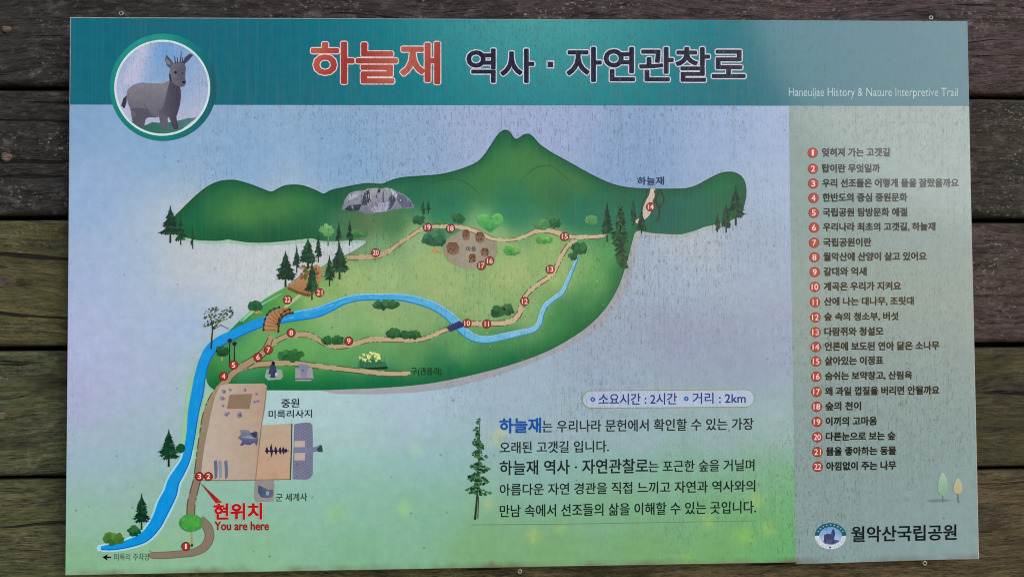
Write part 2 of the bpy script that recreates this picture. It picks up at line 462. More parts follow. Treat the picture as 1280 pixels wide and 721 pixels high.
wash = field([
 (95,140,(134,174,222)),(200,165,(140,180,226)),(300,200,(140,180,228)),(430,200,(136,178,226)),(520,190,(148,180,224)),(600,160,(166,184,228)),(700,160,(166,182,230)),
 (790,190,(142,174,222)),(800,225,(136,172,222)),(900,170,(160,184,230)),(975,150,(170,190,234)),(975,240,(172,192,226)),(950,320,(162,182,212)),
 (100,250,(150,184,232)),(100,340,(166,188,232)),(100,420,(176,188,228)),(100,500,(174,180,218)),(170,470,(172,186,218)),(100,570,(164,190,208)),(100,640,(154,194,180)),(92,710,(140,190,150)),
 (170,330,(168,192,228)),(230,330,(190,200,215)),(300,330,(206,212,220)),(250,318,(202,208,216)),(350,318,(206,212,218)),(400,312,(206,212,218)),(860,305,(190,196,210)),(230,400,(166,190,228)),(170,560,(160,190,205)),(200,620,(155,192,180)),
 (850,340,(160,184,214)),(850,420,(152,164,192)),(930,450,(148,164,188)),(970,420,(156,172,200)),(760,460,(156,174,198)),(640,490,(162,186,206)),(520,515,(172,198,218)),
 (420,510,(176,208,212)),(360,515,(178,212,216)),(430,560,(164,204,202)),(420,610,(150,195,182)),(300,625,(150,195,178)),(200,690,(148,196,160)),(320,690,(146,194,160)),(450,690,(136,188,152)),(450,640,(146,194,176)),
 (540,570,(154,192,196)),(540,640,(140,190,165)),(600,690,(132,180,132)),(700,690,(130,178,126)),(800,690,(128,178,122)),(900,680,(126,178,116)),(975,670,(120,182,118)),(980,700,(112,184,128)),(980,620,(126,186,132)),
 (700,540,(160,186,200)),(800,540,(154,184,192)),(900,540,(154,184,190)),(975,540,(160,186,190)),(700,590,(146,188,182)),(850,600,(138,184,160)),(960,590,(134,182,150)),(750,640,(134,182,148)),(880,640,(128,182,136)),
 (285,470,(150,195,165))], 4.0, 1500.0)
BLOOMS = [(620,548,9,(205,205,120)),(628,539,7,(215,200,120)),(610,628,9,(190,200,140)),(667,670,11,(190,205,95)),(945,625,11,(190,205,110)),(961,660,10,(185,210,100)),(885,651,10,(180,205,100)),
          (505,635,12,(160,205,120)),(700,660,8,(170,200,110)),(420,640,14,(150,200,120)),(930,670,14,(150,205,90)),(520,560,12,(170,205,180)),(860,700,12,(150,200,100))]
def sheet_colour(x, y):
    c = wash(x, y); c = (c[0] * 0.935, c[1] * 0.95, c[2] * 0.94); L = 0.3 * c[0] + 0.6 * c[1] + 0.1 * c[2]
    if y < 560: c = mixc(c, (L + 3, L, L + 6), 0.13)
    q = math.exp(-((y - 470) / 110) ** 2); c = (c[0] + 5 * q, c[1] + 5 * q, c[2] + 11 * q)
    for bx, by, r, bc in BLOOMS:
        d = ((x - bx) ** 2 + (y - by) ** 2) / (r * r)
        if d < 5: c = mixc(c, bc, 0.5 * min(1, 1.3 * math.exp(-d * 1.6)) * (0.75 + 0.25 * math.sin(4 * math.atan2(y - by, x - bx) + bx)))
    return c
QUAD = [(88.8, 22.8), (1209.3, 26.7), (1222.7, 697.4), (81.8, 718.3)]
def quad_grid(ink, q, col, layer, nx, ny):
    pts = []; 
    for j in range(ny + 1):
        v = j / ny
        for i in range(nx + 1):
            u = i / nx
            a = mixc((*q[0], 0), (*q[1], 0), u); b = mixc((*q[3], 0), (*q[2], 0), u)
            p = mixc(a, b, v); pts.append(p[:2])
    faces = [(j * (nx + 1) + i, j * (nx + 1) + i + 1, (j + 1) * (nx + 1) + i + 1, (j + 1) * (nx + 1) + i) for j in range(ny) for i in range(nx)]
    ink._add(pts, [col(*p) for p in pts], faces, layer)
i = Ink(); quad_grid(i, QUAD, sheet_colour, 1, 240, 140); i.build('printed_sheet')
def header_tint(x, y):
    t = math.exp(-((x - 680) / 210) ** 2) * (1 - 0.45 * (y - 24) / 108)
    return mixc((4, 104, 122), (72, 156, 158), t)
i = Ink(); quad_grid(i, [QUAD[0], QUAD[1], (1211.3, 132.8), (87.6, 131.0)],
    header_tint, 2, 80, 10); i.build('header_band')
i = Ink(); quad_grid(i, [(986, 132.6), (1211.3, 132.8), QUAD[2], (995, 704.6)],
    lambda x, y: mixc((140, 158, 156), (136, 160, 162), (y - 130) / 570), 2, 16, 40); i.build('legend_panel')

# ---- emblem with the mountain goat
def emblem():
    ex, ey = 204, 109.5
    i = Ink()
    def rc(x, y):
        t = max(0, min(1, (y - 42) / 135)); c = mixc((40, 148, 138), (18, 120, 116), t)
        s = max(0, min(1, (x - ex) / 66)) * (1 - abs(t - 0.5) * 0.6)
        return mixc(c, (6, 82, 98), s * 0.9)
    i.ring(ex, ey, 58, 67, rc, 3); em = i.build('goat_emblem')
    i = Ink()
    def sk(x, y):
        d = math.hypot(x - ex - 2, y - 62); t = min(1, d / 95)
        c = mixc((112, 158, 210), (180, 184, 212), t)
        s = math.exp(-((x - 172 + (y - 80) * 0.35) / 13) ** 2) * (1 if y < 105 else 0.2)
        return mixc(c, (205, 200, 226), s * 0.7)
    circ = [(203 + 58 * math.cos(a * math.pi / 36), 110 + 58 * math.sin(a * math.pi / 36)) for a in range(72)]
    i.poly(circ, sk, 3.4, 6)
    hill = [(203 + 57.5 * math.cos(a * math.pi / 60), 110 + 57.5 * math.sin(a * math.pi / 60)) for a in range(22, 46)]
    hill += [(181, 157), (190, 153), (205, 154), (222, 151), (235, 148), (246, 147)]
    i.poly(hill, lambda x, y: mixc((52, 104, 90), (84, 122, 122), max(0, min(1, (x - 180) / 60))), 4)
    i.build('picture_disc', em)
    i = Ink(); i.ring(202.8, 110, 57.3, 60, (205, 226, 232), 6); i.build('white_rim', em)
    Z = lambda q: [(140 + a / 5.15, 40 + b / 5.15) for a, b in q]
    i = Ink()
    body = Z([(95,400),(105,370),(140,342),(190,327),(260,332),(330,330),(380,310),(400,340),(440,360),(442,440),(430,500),(415,545),(400,560),(385,560),(370,545),(350,565),(330,590),(312,590),(305,545),(280,552),(240,548),(220,545),(200,570),(160,580),(130,560),(118,500),(98,440)])
    i.poly(spline(body, 3, True), lambda x, y: mixc((130, 127, 140), (102, 99, 114), max(0, min(1, (y - 104) / 45))), 4.6, 5)
    i.poly(Z([(300,530),(320,520),(355,540),(362,600),(355,622),(330,628),(312,600)]), (96, 94, 108), 5)
    i.poly(Z([(118,500),(150,488),(230,495),(245,525),(285,550),(240,548),(218,560),(206,612),(170,606),(140,590),(128,560),(160,530)]), (88, 84, 100), 5)
    i.poly(spline(Z([(372,318),(400,335),(438,355),(442,440),(430,500),(415,545),(427,615),(418,628),(400,628),(385,600),(368,552),(340,535),(305,520),(330,480),(352,400)]), 3, True), lambda x, y: mixc((92, 88, 104), (66, 62, 78), max(0, min(1, (x - 202) / 22))), 5.4, 5)
    i.poly(Z([(95,408),(72,430),(58,480),(66,478),(72,492),(84,488),(94,452)]), (62, 58, 72), 5)
    rg = random.Random(5)
    for k in range(260):
        x, y = rg.uniform(158, 226), rg.uniform(103, 150)
        if inside(body, x, y): 
            c = mixc((142, 138, 148), (88, 85, 98), max(0, min(1, (y - 104) / 42 + rg.uniform(-0.3, 0.3))))
            if x > 208: c = mixc(c, (74, 70, 82), 0.75)
            i.ribbon([(x, y, 0.9), (x - rg.uniform(0.5, 2), y + rg.uniform(1, 3), 0.4)], c, 5.6, smooth=False)
    i.build('goat_body', em)
    i = Ink()
    i.poly(Z([(378,240),(352,215),(342,175),(350,146),(380,180),(400,210)]), (84, 82, 96), 5.8)
    i.poly(Z([(352,205),(348,172),(372,192),(380,215)]), (128, 124, 136), 6)
    i.poly(Z([(452,202),(470,165),(500,140),(524,148),(492,185),(462,214)]), (70, 68, 84), 5.8)
    i.poly(spline(Z([(370,262),(385,218),(405,198),(435,193),(464,205),(476,235),(470,285),(476,322),(466,348),(435,354),(400,335),(378,305)]), 3, True), lambda x, y: mixc((112, 108, 122), (92, 88, 104), max(0, min(1, (x - 215) / 14))), 6.2, 4)
    i.poly(Z([(372,318),(366,268),(378,275),(386,320)]), (58, 54, 66), 6.4)
    for a, b in (((408,205),(403,155)), ((421,200),(423,165)), ((440,198),(447,128)), ((452,200),(455,165))):
        (x0, y0), (x1, y1) = Z([a, b]); i.ribbon([(x0, y0, 1.8), (x1, y1, 0.7)], (66, 62, 74), 6.6, smooth=False)
    i.disc(*Z([(409, 262)])[0], 1.7, (38, 34, 44), 6.8); i.disc(*Z([(462, 325)])[0], 2.2, (44, 40, 50), 6.8, 1.7)
    i.disc(*Z([(455, 268)])[0], 1.0, (44, 40, 50), 6.8)
    for q in ([(395,300),(430,310),(455,300)], [(440,230),(448,290)], [(420,225),(428,285)]):
        i.ribbon([(*p, 0.8) for p in Z(q)], (84, 80, 94), 6.7, smooth=False)
    i.build('goat_head', em)
emblem()

# ---- header lettering
def outlined(name, pieces, col, edge, wfill, wedge, layer=4):
    i = Ink()
    for s, a, b, c, d in pieces: i.text(s, a, b, c, d, col, layer + 0.6, wfill)
    o = i.build(name)
    i = Ink()
    for s, a, b, c, d in pieces: i.text(s, a, b, c, d, edge, layer, wedge)
    i.build('outline', o)
redfn = lambda x, y: mixc((158, 52, 44), (184, 96, 78), max(0, min(1, 0.5 + 0.5 * math.sin(x * 0.05 + y * 0.02))))
outlined('title_lettering', [('하늘재', 390, 549, 54, 104)], redfn, (226, 205, 210), 0.026, 0.050)
for piece in (('역사', 584, 667, 62, 103), ('자연관찰로', 709, 931, 60, 102)):
    outlined('subtitle_lettering', [piece], (34, 30, 50), (205, 208, 226), 0.024, 0.054)
i = Ink(); i.poly([(684.5,77.5),(691.5,77.5),(691.5,84.5),(684.5,84.5)], (46, 42, 62), 4.6); i.poly([(683,76),(693,76),(693,86),(683,86)], (205, 208, 226), 4); i.build('title_dot')
i = Ink(); i.text('Haneuljae History & Nature Interpretive Trail', 986, 1197, 110, 124, (160, 190, 200), 4, 0.0); i.build('english_lettering')

# ---- legend rows
ROWS = [(191,'잊혀져 가는 고갯길',1112),(211,'탑이란 무엇일까',1100),(229.5,'우리 선조들은 어떻게 돌을 잘랐을까요',1198),(247.5,'한반도의 중심 중원문화',1134),
 (266,'국립공원 탐방문화 예절',1134),(284.5,'우리나라 최초의 고갯길, 하늘재',1169),(303.5,'국립공원이란',1089),(321.5,'월악산에 산양이 살고 있어요',1158),
 (340,'갈대와 억새',1083),(358.5,'계곡은 우리가 지켜요',1126),(377.5,'산에 나는 대나무, 조릿대',1142),(396.5,'숲 속의 청소부, 버섯',1123),
 (415,'다람쥐와 청설모',1104),(433.5,'언론에 보도된 연아 닮은 소나무',1174),(451.5,'살아있는 이정표',1104),(470.5,'숨쉬는 보약창고, 산림욕',1140),
 (489.5,'왜 과일 껍질을 버리면 안될까요',1174),(508,'숲의 천이',1076),(527,'이끼의 고마움',1096),(546,'다른눈으로 보는 숲',1119),
 (564.5,'물을 좋아하는 동물',1120),(583,'아낌없이 주는 나무',1120)]
def badge(x, y, n, parent, r=6.3, base=(160, 58, 50), rim=(108, 46, 42), layer=12):
    i = Ink(); i.disc(x, y, r, rim, layer); i.disc(x, y, r - 1.1, base, layer + 0.3)
    b = i.build('number_badge', parent)
    s = str(n); w = r * (0.36 if len(s) == 1 else 0.62)
    if s == '1': w = r * 0.17
    if s == '11': w = r * 0.46
    j = Ink(); j.text(s, x - w, x + w, y - r * 0.55, y + r * 0.55, (236, 214, 208), layer + 0.6, 0.012)
    return b, j
for k, (y, s, xr) in enumerate(ROWS):
    bx = 1016 + 6.2 * k / 21; xl = 1027.8 + 5.4 * k / 21
    sl_ = (4 - 25 * (y - 24) / 685) / 1130
    ym = y + sl_ * ((xl + xr) / 2 - bx) - 0.5
    i = Ink(); i.text(s, xl, xr, ym - 5.2, ym + 5.2, (20, 26, 32), 4, 0.038)
    row = i.build('legend_entry')
    b, j = badge(bx, y, k + 1, row, 6.6, (172, 68, 58), (140, 58, 52), 4)
    j.build('numeral', row)

# ---- landform
grass = field([
 (300,265,(60,122,62)),(270,250,(40,112,62)),(240,262,(28,100,62)),(230,290,(26,105,60)),(290,293,(26,92,56)),(340,292,(28,92,58)),(345,260,(62,122,64)),(380,250,(42,112,60)),(400,270,(38,108,66)),(420,245,(26,95,60)),(380,290,(32,98,60)),
 (420,290,(58,128,78)),(440,275,(72,118,70)),(460,285,(90,125,72)),(490,280,(66,125,70)),(520,235,(36,112,72)),(560,225,(46,118,64)),(560,255,(36,115,78)),(636,170,(46,112,66)),(620,200,(54,122,62)),(650,200,(60,124,62)),(600,230,(56,122,64)),(680,220,(62,122,62)),(640,245,(40,116,76)),(700,245,(50,114,66)),(720,225,(66,122,62)),(560,270,(50,135,88)),(640,265,(44,132,86)),(720,265,(32,120,84)),(760,245,(40,112,72)),(760,270,(38,118,80)),
 (800,250,(34,106,78)),(830,270,(30,102,80)),(870,250,(34,108,80)),(905,225,(32,118,64)),(905,250,(34,106,66)),(880,275,(30,106,76)),(925,240,(30,100,62)),(780,232,(44,106,66)),
 (600,285,(120,175,110)),(520,300,(142,188,118)),(470,305,(120,175,112)),(540,330,(152,188,112)),(480,345,(150,190,118)),(440,350,(150,190,112)),(640,340,(156,190,112)),(620,300,(140,184,108)),(690,310,(140,184,104)),(700,340,(146,188,108)),(730,330,(118,178,96)),(750,350,(92,165,88)),(765,320,(80,160,84)),(775,340,(52,132,72)),(740,380,(66,145,78)),(700,410,(62,142,76)),(720,400,(44,124,70)),
 (560,360,(150,186,114)),(480,400,(140,186,112)),(520,400,(132,178,108)),(420,400,(132,184,112)),(400,370,(140,186,108)),(600,385,(140,184,112)),(660,390,(130,180,106)),(400,345,(120,170,90)),
 (330,385,(66,150,78)),(300,405,(44,130,82)),(350,375,(96,165,80)),(290,415,(36,125,80)),(315,430,(96,170,90)),(300,440,(92,168,92)),(275,450,(70,150,78)),(265,465,(52,132,64)),(270,480,(34,112,60)),(330,415,(110,178,98)),
 (380,435,(104,176,92)),(350,445,(100,172,92)),(420,445,(96,168,92)),(470,440,(96,165,92)),(520,440,(92,155,86)),(580,430,(96,165,92)),(640,430,(80,152,84)),(600,450,(56,136,78)),(540,460,(50,128,76)),(640,445,(36,122,74)),
 (420,475,(42,130,74)),(340,478,(34,122,68)),(370,470,(44,138,60)),(480,478,(36,122,76)),(310,470,(60,142,84)),(560,470,(30,116,72))], 4.5)
TOP = [(216,280),(219,270),(226,263),(235,254),(245,244.5),(258,234),(270,228),(280,225.5),(292,225),(302,227),(315,231),(328,236),(337,239.5),(342,239),(348,235.5),(356,232),(366,231),(376,231.5),(385,234),(395,238),(402,241.5),(406,242),(412,238.5),(420,236),(430,234),(445,231),(460,229),(475,230),(482,228.5),(490,225),(505,221.5),(540,219),(560,216),(580,210),(596,203),(605,194.5),(613,183),(620,172),(626,165),(632,162.5),(637,165),(641,171),(645,174),(650,172),(656,168),(662,168),(668,173),(675,181),(690,191),(710,202),(735,216),(760,228),(780,233.5),(800,235.5),(820,236),(845,236),(860,235),(872,231),(885,224),(898,217.5),(908,215),(918,215.5),(926,220),(931,228),(932.3,240),(930,255),(926,268)]
BOT = [(915,275),(905,278),(893,281),(880,284),(870,288),(860,291),(850,293),(830,292.5),(812,291),(796,289),(791,300),(787,316),(780,340),(770,365),(755,388),(735,408),(710,425),(680,440.5),(640,455),(600,466),(560,475),(530,480),(500,483),(470,485),(430,486.5),(400,487.5),(334,487.5),(275,487),(265,485),(259,478),(257,466),(256.5,456),(258,443),(268,430),(278,421),(290,410),(300,400),(312,389),(325,378),(340,368),(358,358),(380,346),(400,334),(424,322),(435,317),(447,310.5),(458,301.5),(440,300.5),(420,301.5),(400,301),(390,298),(370,300),(345,302.5),(325,303.5),(310,303),(295,301),(285,299.5),(275,301),(260,301),(245,300),(230,296),(220,290)]
land = TOP + BOT
i = Ink()
rim = [(926,268),(915,277),(905,281),(893,284.5),(880,288),(868,292),(850,297),(830,296.5),(812,295),(800,294),(797,304),(794,325),(786,356),(773,380),(755,403),(731,422),(698,440),(652,459),(606,474),(560,485),(520,490),(470,492.5),(420,492),(400,487.5),(470,484),(560,474),(640,454),(710,424),(755,387),(780,339),(790,296),(796,288),(812,290),(850,292),(893,280)]
i.poly(rim, lambda x, y: mixc((158, 163, 174), (172, 182, 176), max(0, min(1, (320 - y) / 40))), 3)
i.poly([(213,296),(232,301),(260,305),(290,304),(310,307),(345,306.5),(390,303),(420,305),(455,303),(458,301),(420,300),(390,297),(345,301),(310,302),(285,299),(245,299),(220,290)], (158, 190, 172), 3)
for q in ([(240,470),(236,500),(230,540),(229,560)], [(262,490),(252,515),(246,545),(243,580)]):
    i.ribbon([(*p, 7) for p in q], (150, 196, 160), 2.6)
i.build('printed_shadow_rim')
def poly_dist(pts, x, y):
    best = 1e9
    for (ax, ay), (bx, by) in zip(pts, pts[1:]):
        dx, dy = bx - ax, by - ay; L = dx * dx + dy * dy or 1
        t = max(0, min(1, ((x - ax) * dx + (y - ay) * dy) / L))
        best = min(best, math.hypot(ax + t * dx - x, ay + t * dy - y))
    return best
RIGHT_EDGE = [(796,289),(791,300),(787,316),(780,340),(770,365),(755,388),(735,408),(710,425),(680,440.5),(640,455),(600,466),(560,475),(530,480),(500,483),(470,485),(430,486.5),(334,487.5),(275,487)]
HILL_FOOT = [(220,290),(245,300),(275,301),(295,301),(325,303.5),(370,300),(400,301)]
def land_colour(x, y):
    c = grass(x, y); c = (c[0] * 1.02, c[1] * 0.955, c[2] * 1.07)
    if y > 285 or x > 700:
        d = poly_dist(RIGHT_EDGE, x, y)
        if d < 22: c = mixc(c, (18, 98, 60), 0.8 * (1 - d / 22) ** 1.2)
    d = poly_dist(TOP, x, y)
    if d < 15: c = mixc(c, (18, 84, 54), 0.75 * (1 - d / 15) ** 1.1)
    if x < 430:
        d = poly_dist(HILL_FOOT, x, y)
        if d < 18 and y < 306: c = mixc(c, (18, 86, 52), 0.75 * (1 - d / 18) ** 1.1)
    for hx, hy, rx, ry, k in ((305, 268, 48, 22, 0.5), (640, 215, 60, 35, 0.3), (370, 255, 30, 18, 0.3)):
        q = ((x - hx) / rx) ** 2 + ((y - hy) / ry) ** 2
        c = mixc(c, (84, 144, 70), k * math.exp(-q * 1.3))
    return c
i = Ink(); i.poly(spline(land, 3, True), land_colour, 3.6, 6)
edge = [(p[0], p[1] + 0.6, 1.8) for p in TOP]
i.ribbon(edge, (24, 82, 58), 4, n=3)
i.ribbon([(534,232,0.4),(548,226,1),(562,224,1),(580,227,1),(600,242,0.4)], (38, 88, 48), 4)
i.ribbon([(652,224,0.4),(668,211,1),(680,207,1),(692,209,1),(707,222,0.8),(718,234,0.3)], (46, 92, 44), 4)
i.ribbon([(560,474.5,1.2),(600,465.5,1.4),(640,454.5,1.4),(680,440,1.4),(710,424.5,1.2)], (28, 96, 62), 4)
for q in ([(300,401,2.5),(312,391,2.5),(330,379,2),(352,367,1)], ):
    i.ribbon(q, (120, 190, 150), 4)
i.ribbon([(303,402,1),(312,393,2),(322,387,1)], (150, 205, 150), 4.1)
for k in range(60):
    x, y = rnd.uniform(430, 760), rnd.uniform(305, 460)
    if inside(land, x, y): i.disc(x, y, rnd.uniform(0.7, 1.8), jit(mixc(grass(x, y), (190, 205, 130), rnd.choice((0.0, 0.5)) ), 16), 4.2, rnd.uniform(0.5, 1.0), 0.2, 7)
i.build('map_landform')

# ---- crags
i = Ink()
rock = [(427,262),(431,250),(436,242),(444,239),(456,238),(459,236),(470,235),(478,236),(482,234.5),(490,236),(496,240),(505,243),(512,249),(517,257),(517,260),(500,261),(490,262),(484,265),(470,266),(456,268),(450,264),(440,263),(432,263)]
i.poly(rock, lambda x, y: mixc((158, 160, 172), (118, 120, 136), max(0, min(1, (y - 238) / 28))), 4.4, 4)
r2 = random.Random(3)
for q, c in (([(456,240),(461,237),(463,247),(460,256),(452,257),(453,248)], (56,58,84)), ([(430,262),(436,257),(452,255),(449,263),(438,264)], (50,52,74)), ([(486,249),(491,243),(495,250),(488,262),(484,262)], (70,72,98)), ([(493,240),(505,244),(514,253),(516,259),(503,260),(497,252)], (98,100,128)), ([(473,236),(476,236),(475,241),(472,241)], (48,52,70)), ([(478,240),(480,240),(480,255),(478,255)], (90,92,122)), ([(433,252),(438,244),(450,242),(446,246),(437,250)], (176,178,204)), ([(488,236),(497,243),(495,248),(490,242)], (190,190,212)), ([(463,262),(470,255),(486,252),(488,258),(482,264),(468,266)], (164,164,192))):
    i.poly(q, c, 4.8)
for k in range(110):
    x, y = r2.uniform(432, 514), r2.uniform(238, 262)
    if inside(rock, x, y) and inside(rock, x, y + 5): i.ribbon([(x, y, 0.9), (x + r2.uniform(-1, 1), y + r2.uniform(2, 6), 0.5)], jit(r2.choice(((66, 68, 84), (186, 188, 200), (130, 132, 148), (96, 98, 116))), 10), 5, smooth=False)
i.build('crag')

# ---- water
i = Ink()
blue = lambda x, y: mixc((14, 146, 222), (122, 188, 224), max(0, min(1, (x - 330) / 330)))
main_r = [(126,684.5,4),(140,683,8),(160,679,10),(180,671,13),(193,657,15),(200,644,16),(206,630,18),(213,616,17),(217,602,15),(224,590,13.5),(232,575,11),(236,558,11),(239,540,11.5),(242,515,14),(247,490,15.5),(251,467,14),(256,450,13.5),(264,436,14),(276,426,13),(292,418,12),(312,408.5,12),(335,401,12),(355,397.5,12),(375,394,13),(395,390.5,13),(412,384,12),(430,376,9),(450,371.5,8.5),(475,371,8.5),(500,371.5,9),(520,375,10),(540,381.5,10.5),(555,390,11),(565,398,12),(575,408,12),(585,418,11),(598,423.5,9.5),(612,424,9),(632,420,9),(652,415.5,8),(666,412,7.5),(674,404,7),(677,393,6.5),(682,382,6.5),(692,373.5,6),(703,365,6),(710,350,5),(716,336,4),(721,324,2.5),(723,320,1.2)]
q = i.ribbon(main_r, blue, 5, n=7)
i.edge_lines(q, lambda x, y: mixc((10, 104, 190), (60, 140, 180), max(0, min(1, (x - 330) / 330))), 5.3, 0.45, 1.4, sides=(1,))
for k in range(150):
    p = q[rnd.randrange(4, len(q) - 6)]
    if p[2] > 5:
        o = rnd.uniform(-0.32, 0.3) * p[2]; w_ = rnd.randrange(2, 5); m_ = q[q.index(p):q.index(p) + w_ + 1]
        i.ribbon([(z[0] + o * 0.4, z[1] + o, 0.9) for z in m_], mixc(blue(p[0], p[1]), (190, 222, 240), rnd.uniform(0.1, 0.4) * (1 if p[0] > 330 else 0.4)), 5.2, smooth=False)
i.edge_lines([p for p in q if p[0] > 330], (150, 200, 225), 5.25, 0.42, 1.0, sides=(-1,))
lower = [p for p in q if p[1] > 590 or (p[0] < 250 and p[1] > 470)]
j = Ink(); j.ribbon([(p[0], p[1], p[2] + 5) for p in q if p[1] > 560 and p[0] < 240], (164, 214, 222), 4.6, smooth=False)
for p in [(124.5, 684.5)]: j.disc(*p, 4, (164, 214, 222), 4.6)
rv = i.build('map_stream'); j.build('pale_bank', rv)

# ---- trails
i = Ink()
tan = lambda x, y: mixc((164, 148, 116), (196, 178, 146), max(0, min(1, (x - 300) / 300)))
road = lambda x, y: mixc((136, 122, 106), (162, 146, 116), max(0, min(1, (600 - y) / 160)))
q = i.ribbon([(190,693.5,8),(205,693.5,9),(225,692,9),(243,689.5,9.5),(256,682.5,11),(262,670,12),(259,658,12),(250,648,10)], (134, 120, 106), 6)
i.edge_lines(q, (112, 100, 88), 6.2, 0.46, 1.0); i.disc(190, 693.6, 4, (134, 120, 106), 5.8)
q = i.ribbon([(238.5,650,10),(239,630,10),(243,612,9.5),(246.5,598,9),(249,580,9.5),(251.5,562,10),(254.5,545,11),(258,525,12),(262.5,508,11.5),(268,495,9.5),(275,484,8.5),(283,475,8.5),(292,466,8.5),(302,458.5,9),(313,452,9),(323,446,9),(331,438,8),(336,428,7),(339,419,6)], road, 6)
i.edge_lines(q, (92, 78, 64), 6.2, 0.48, 1.3, dash=(5, 0.5))
q = i.ribbon([(331,441,6),(338,432,7),(348,424.5,6),(358,420,6.5),(372,418,7),(386,418.5,7),(397,424,6),(408,430,6),(420,433,5.5),(436,431.5,6),(450,427.5,6),(462,424.5,6.5),(480,424,6.5),(505,424.5,6),(522,424.5,5.5),(535,421.5,5.5),(550,415,5.5),(565,409,5.5)], tan, 6)
i.edge_lines(q, (104, 92, 68), 6.2, 0.5, 1.1, dash=(6, 0.7))
q = i.ribbon([(580,404.5,6),(595,404.5,6.5),(615,404,6.5),(630,403.5,6.5),(643,399,7),(650,389,6.5),(653,378,6),(660,366,5.5),(673,355,5.5),(684,347.5,5.5),(692,340,5.5),(697,330,5.5),(703,318,5.5),(711,306,5),(721,299,5)], tan, 6)
i.edge_lines(q, (96, 84, 60), 6.2, 0.5, 1.1, dash=(6, 0.7))
q = i.ribbon([(286,470,6),(302,460.5,6.5),(318,456,7),(340,454,7),(365,453.5,6.5),(395,457,6),(420,460,6),(450,463.5,5.5),(480,466.5,6),(500,467,5.5),(513,466,4)], tan, 5.6)
i.edge_lines(q, (92, 84, 62), 5.8, 0.5, 1.1, dash=(6, 0.6))
q = i.ribbon([(434,321.5,6),(452,321.5,6.5),(470,320,6.5),(484,315,6),(498,305,5),(512,296,4.5),(526,287,5),(540,283.5,5),(556,283,5),(572,283.5,5.5),(588,287,5.5),(602,292,5.5),(614,298,5),(630,300,4),(645,299,4),(658,294.5,4.5),(672,288.5,5.5),(688,288.5,6),(702,293,6),(718,296.5,5.5),(735,296,5),(750,295.5,4.5),(760,292.5,2)], tan, 6)
i.edge_lines(q, (118, 100, 76), 6.2, 0.5, 1.0, dash=(5, 0.7))
i.ribbon([(352,389,3),(360,381,4),(370,373,4),(378,366,3.5)], (172, 184, 140), 6)
i.ribbon([(816,236,6),(815,244,7),(812,252,9),(809,262,11),(806,270,7),(795,278,4)], (206, 188, 172), 6)
for e in ([(809,237),(808,245),(804,252),(802,262)], [(818,238),(819,246),(816,252)]):
    i.ribbon([(*p, 1.4) for p in e], (62, 66, 46), 6.3)
i.build('map_trail')
# the gate-like dead tree beside the pass
i = Ink()
for e in ([(822,276,3),(824,270,2.4),(824,260,2.6),(820,252,3),(818,248,3.4)], [(824,260,1.8),(829,254,1.6),(830,247,1.6),(827,240,1.6),(827,237,1)], [(819,250,3),(822,243,2.6),(824,238,2)]):
    i.ribbon(e, (58, 62, 44), 7)
i.build('bare_tree')

# ---- temple site plan
i = Ink()
beige = lambda x, y: mixc((186, 172, 160), (176, 150, 132), max(0, min(1, (x - 265) / 80)))
i.poly([(275,482),(284,479.5),(330,479),(333.5,482),(333.5,490),(330,512),(327,530),(325,540),(321,580),(319.5,599),(254,600),(251,595),(253,575),(256,555),(260,535),(264,515),(269,495)], beige, 6.6, 8)
i.poly([(328.5,531),(364.5,529),(363.5,598),(319.5,599),(323,565)], lambda x, y: mixc((182, 164, 144), (190, 156, 132), (y - 530) / 70), 6.8, 9)
i.poly([(287,493),(315.5,492),(312,511),(283.5,510.5)], (138, 118, 100), 7)
i.ribbon([(333,484,1),(330.5,510,1.4),(327,531,1),(322,575,1),(319.5,599,1)], (140, 118, 104), 7.1, smooth=False)
i.ribbon([(252,600,1),(285,600,1.2),(319,599.5,1.2),(363,598.5,1)], (134, 118, 104), 7.1, smooth=False)
i.ribbon([(364.8,529,1.6),(364.4,560,1.6),(362.8,599,1.6)], (84, 66, 66), 7.2, smooth=False)
site = i.build('temple_site_plan')
i = Ink()
i.poly([(368,530),(375,528.5),(387,527.5),(390.5,531),(391,545),(391,592),(388,597),(384,599),(366,598.5)], lambda x, y: (116 + 16 * math.sin(x * 2.2), 120 + 14 * math.sin(x * 2.2), 146), 7, 2)
for a in ((551, 558.5), (566, 575)): i.poly([(368,a[0]),(381.5,a[0] - 0.5),(381,a[1]),(368,a[1])], (186, 168, 166), 7.3)
i.poly([(367,558.5),(390,559),(396,557.5),(401,555),(403,559),(403.5,564.5),(397,563.5),(391,565),(367,566)], (118, 124, 152), 7.4)
i.poly([(396,561),(400,557),(402.5,556),(403.5,564.5),(398,564.5)], (58, 72, 76), 7.6)
i.build('tiled_hall', site)
i = Ink()
i.poly([(319,600),(342,599),(343,606),(342,626),(320,627),(317.5,620)], (146, 142, 142), 6.6)
i.poly([(323,606),(330,609),(336,612),(341,611),(342,617),(340,621),(333,622),(326,621),(322.5,615)], lambda x, y: mixc((72, 84, 116), (96, 106, 130), (x - 323) / 18), 7, 3)
i.disc(334.5, 616, 2, (150, 154, 180), 7.3, 3)
i.build('boulder', site)
i = Ink()
i.poly([(300,537),(310,537),(314,541),(318,538),(323,540),(322,545),(323,549),(321,557),(318,553),(312,556),(305,555),(303,557),(300,556),(303,551),(297,547),(301,543)], lambda x, y: mixc((122, 132, 150), (86, 90, 122), (y - 537) / 16), 7.2, 3)
i.poly([(313,541),(321,539),(321,546),(317,547)], (62, 64, 92), 7.4)
i.poly([(301,546),(312,544),(320,548),(314,548)], (140, 148, 166), 7.5)
i.build('stone_turtle', site)
i = Ink()
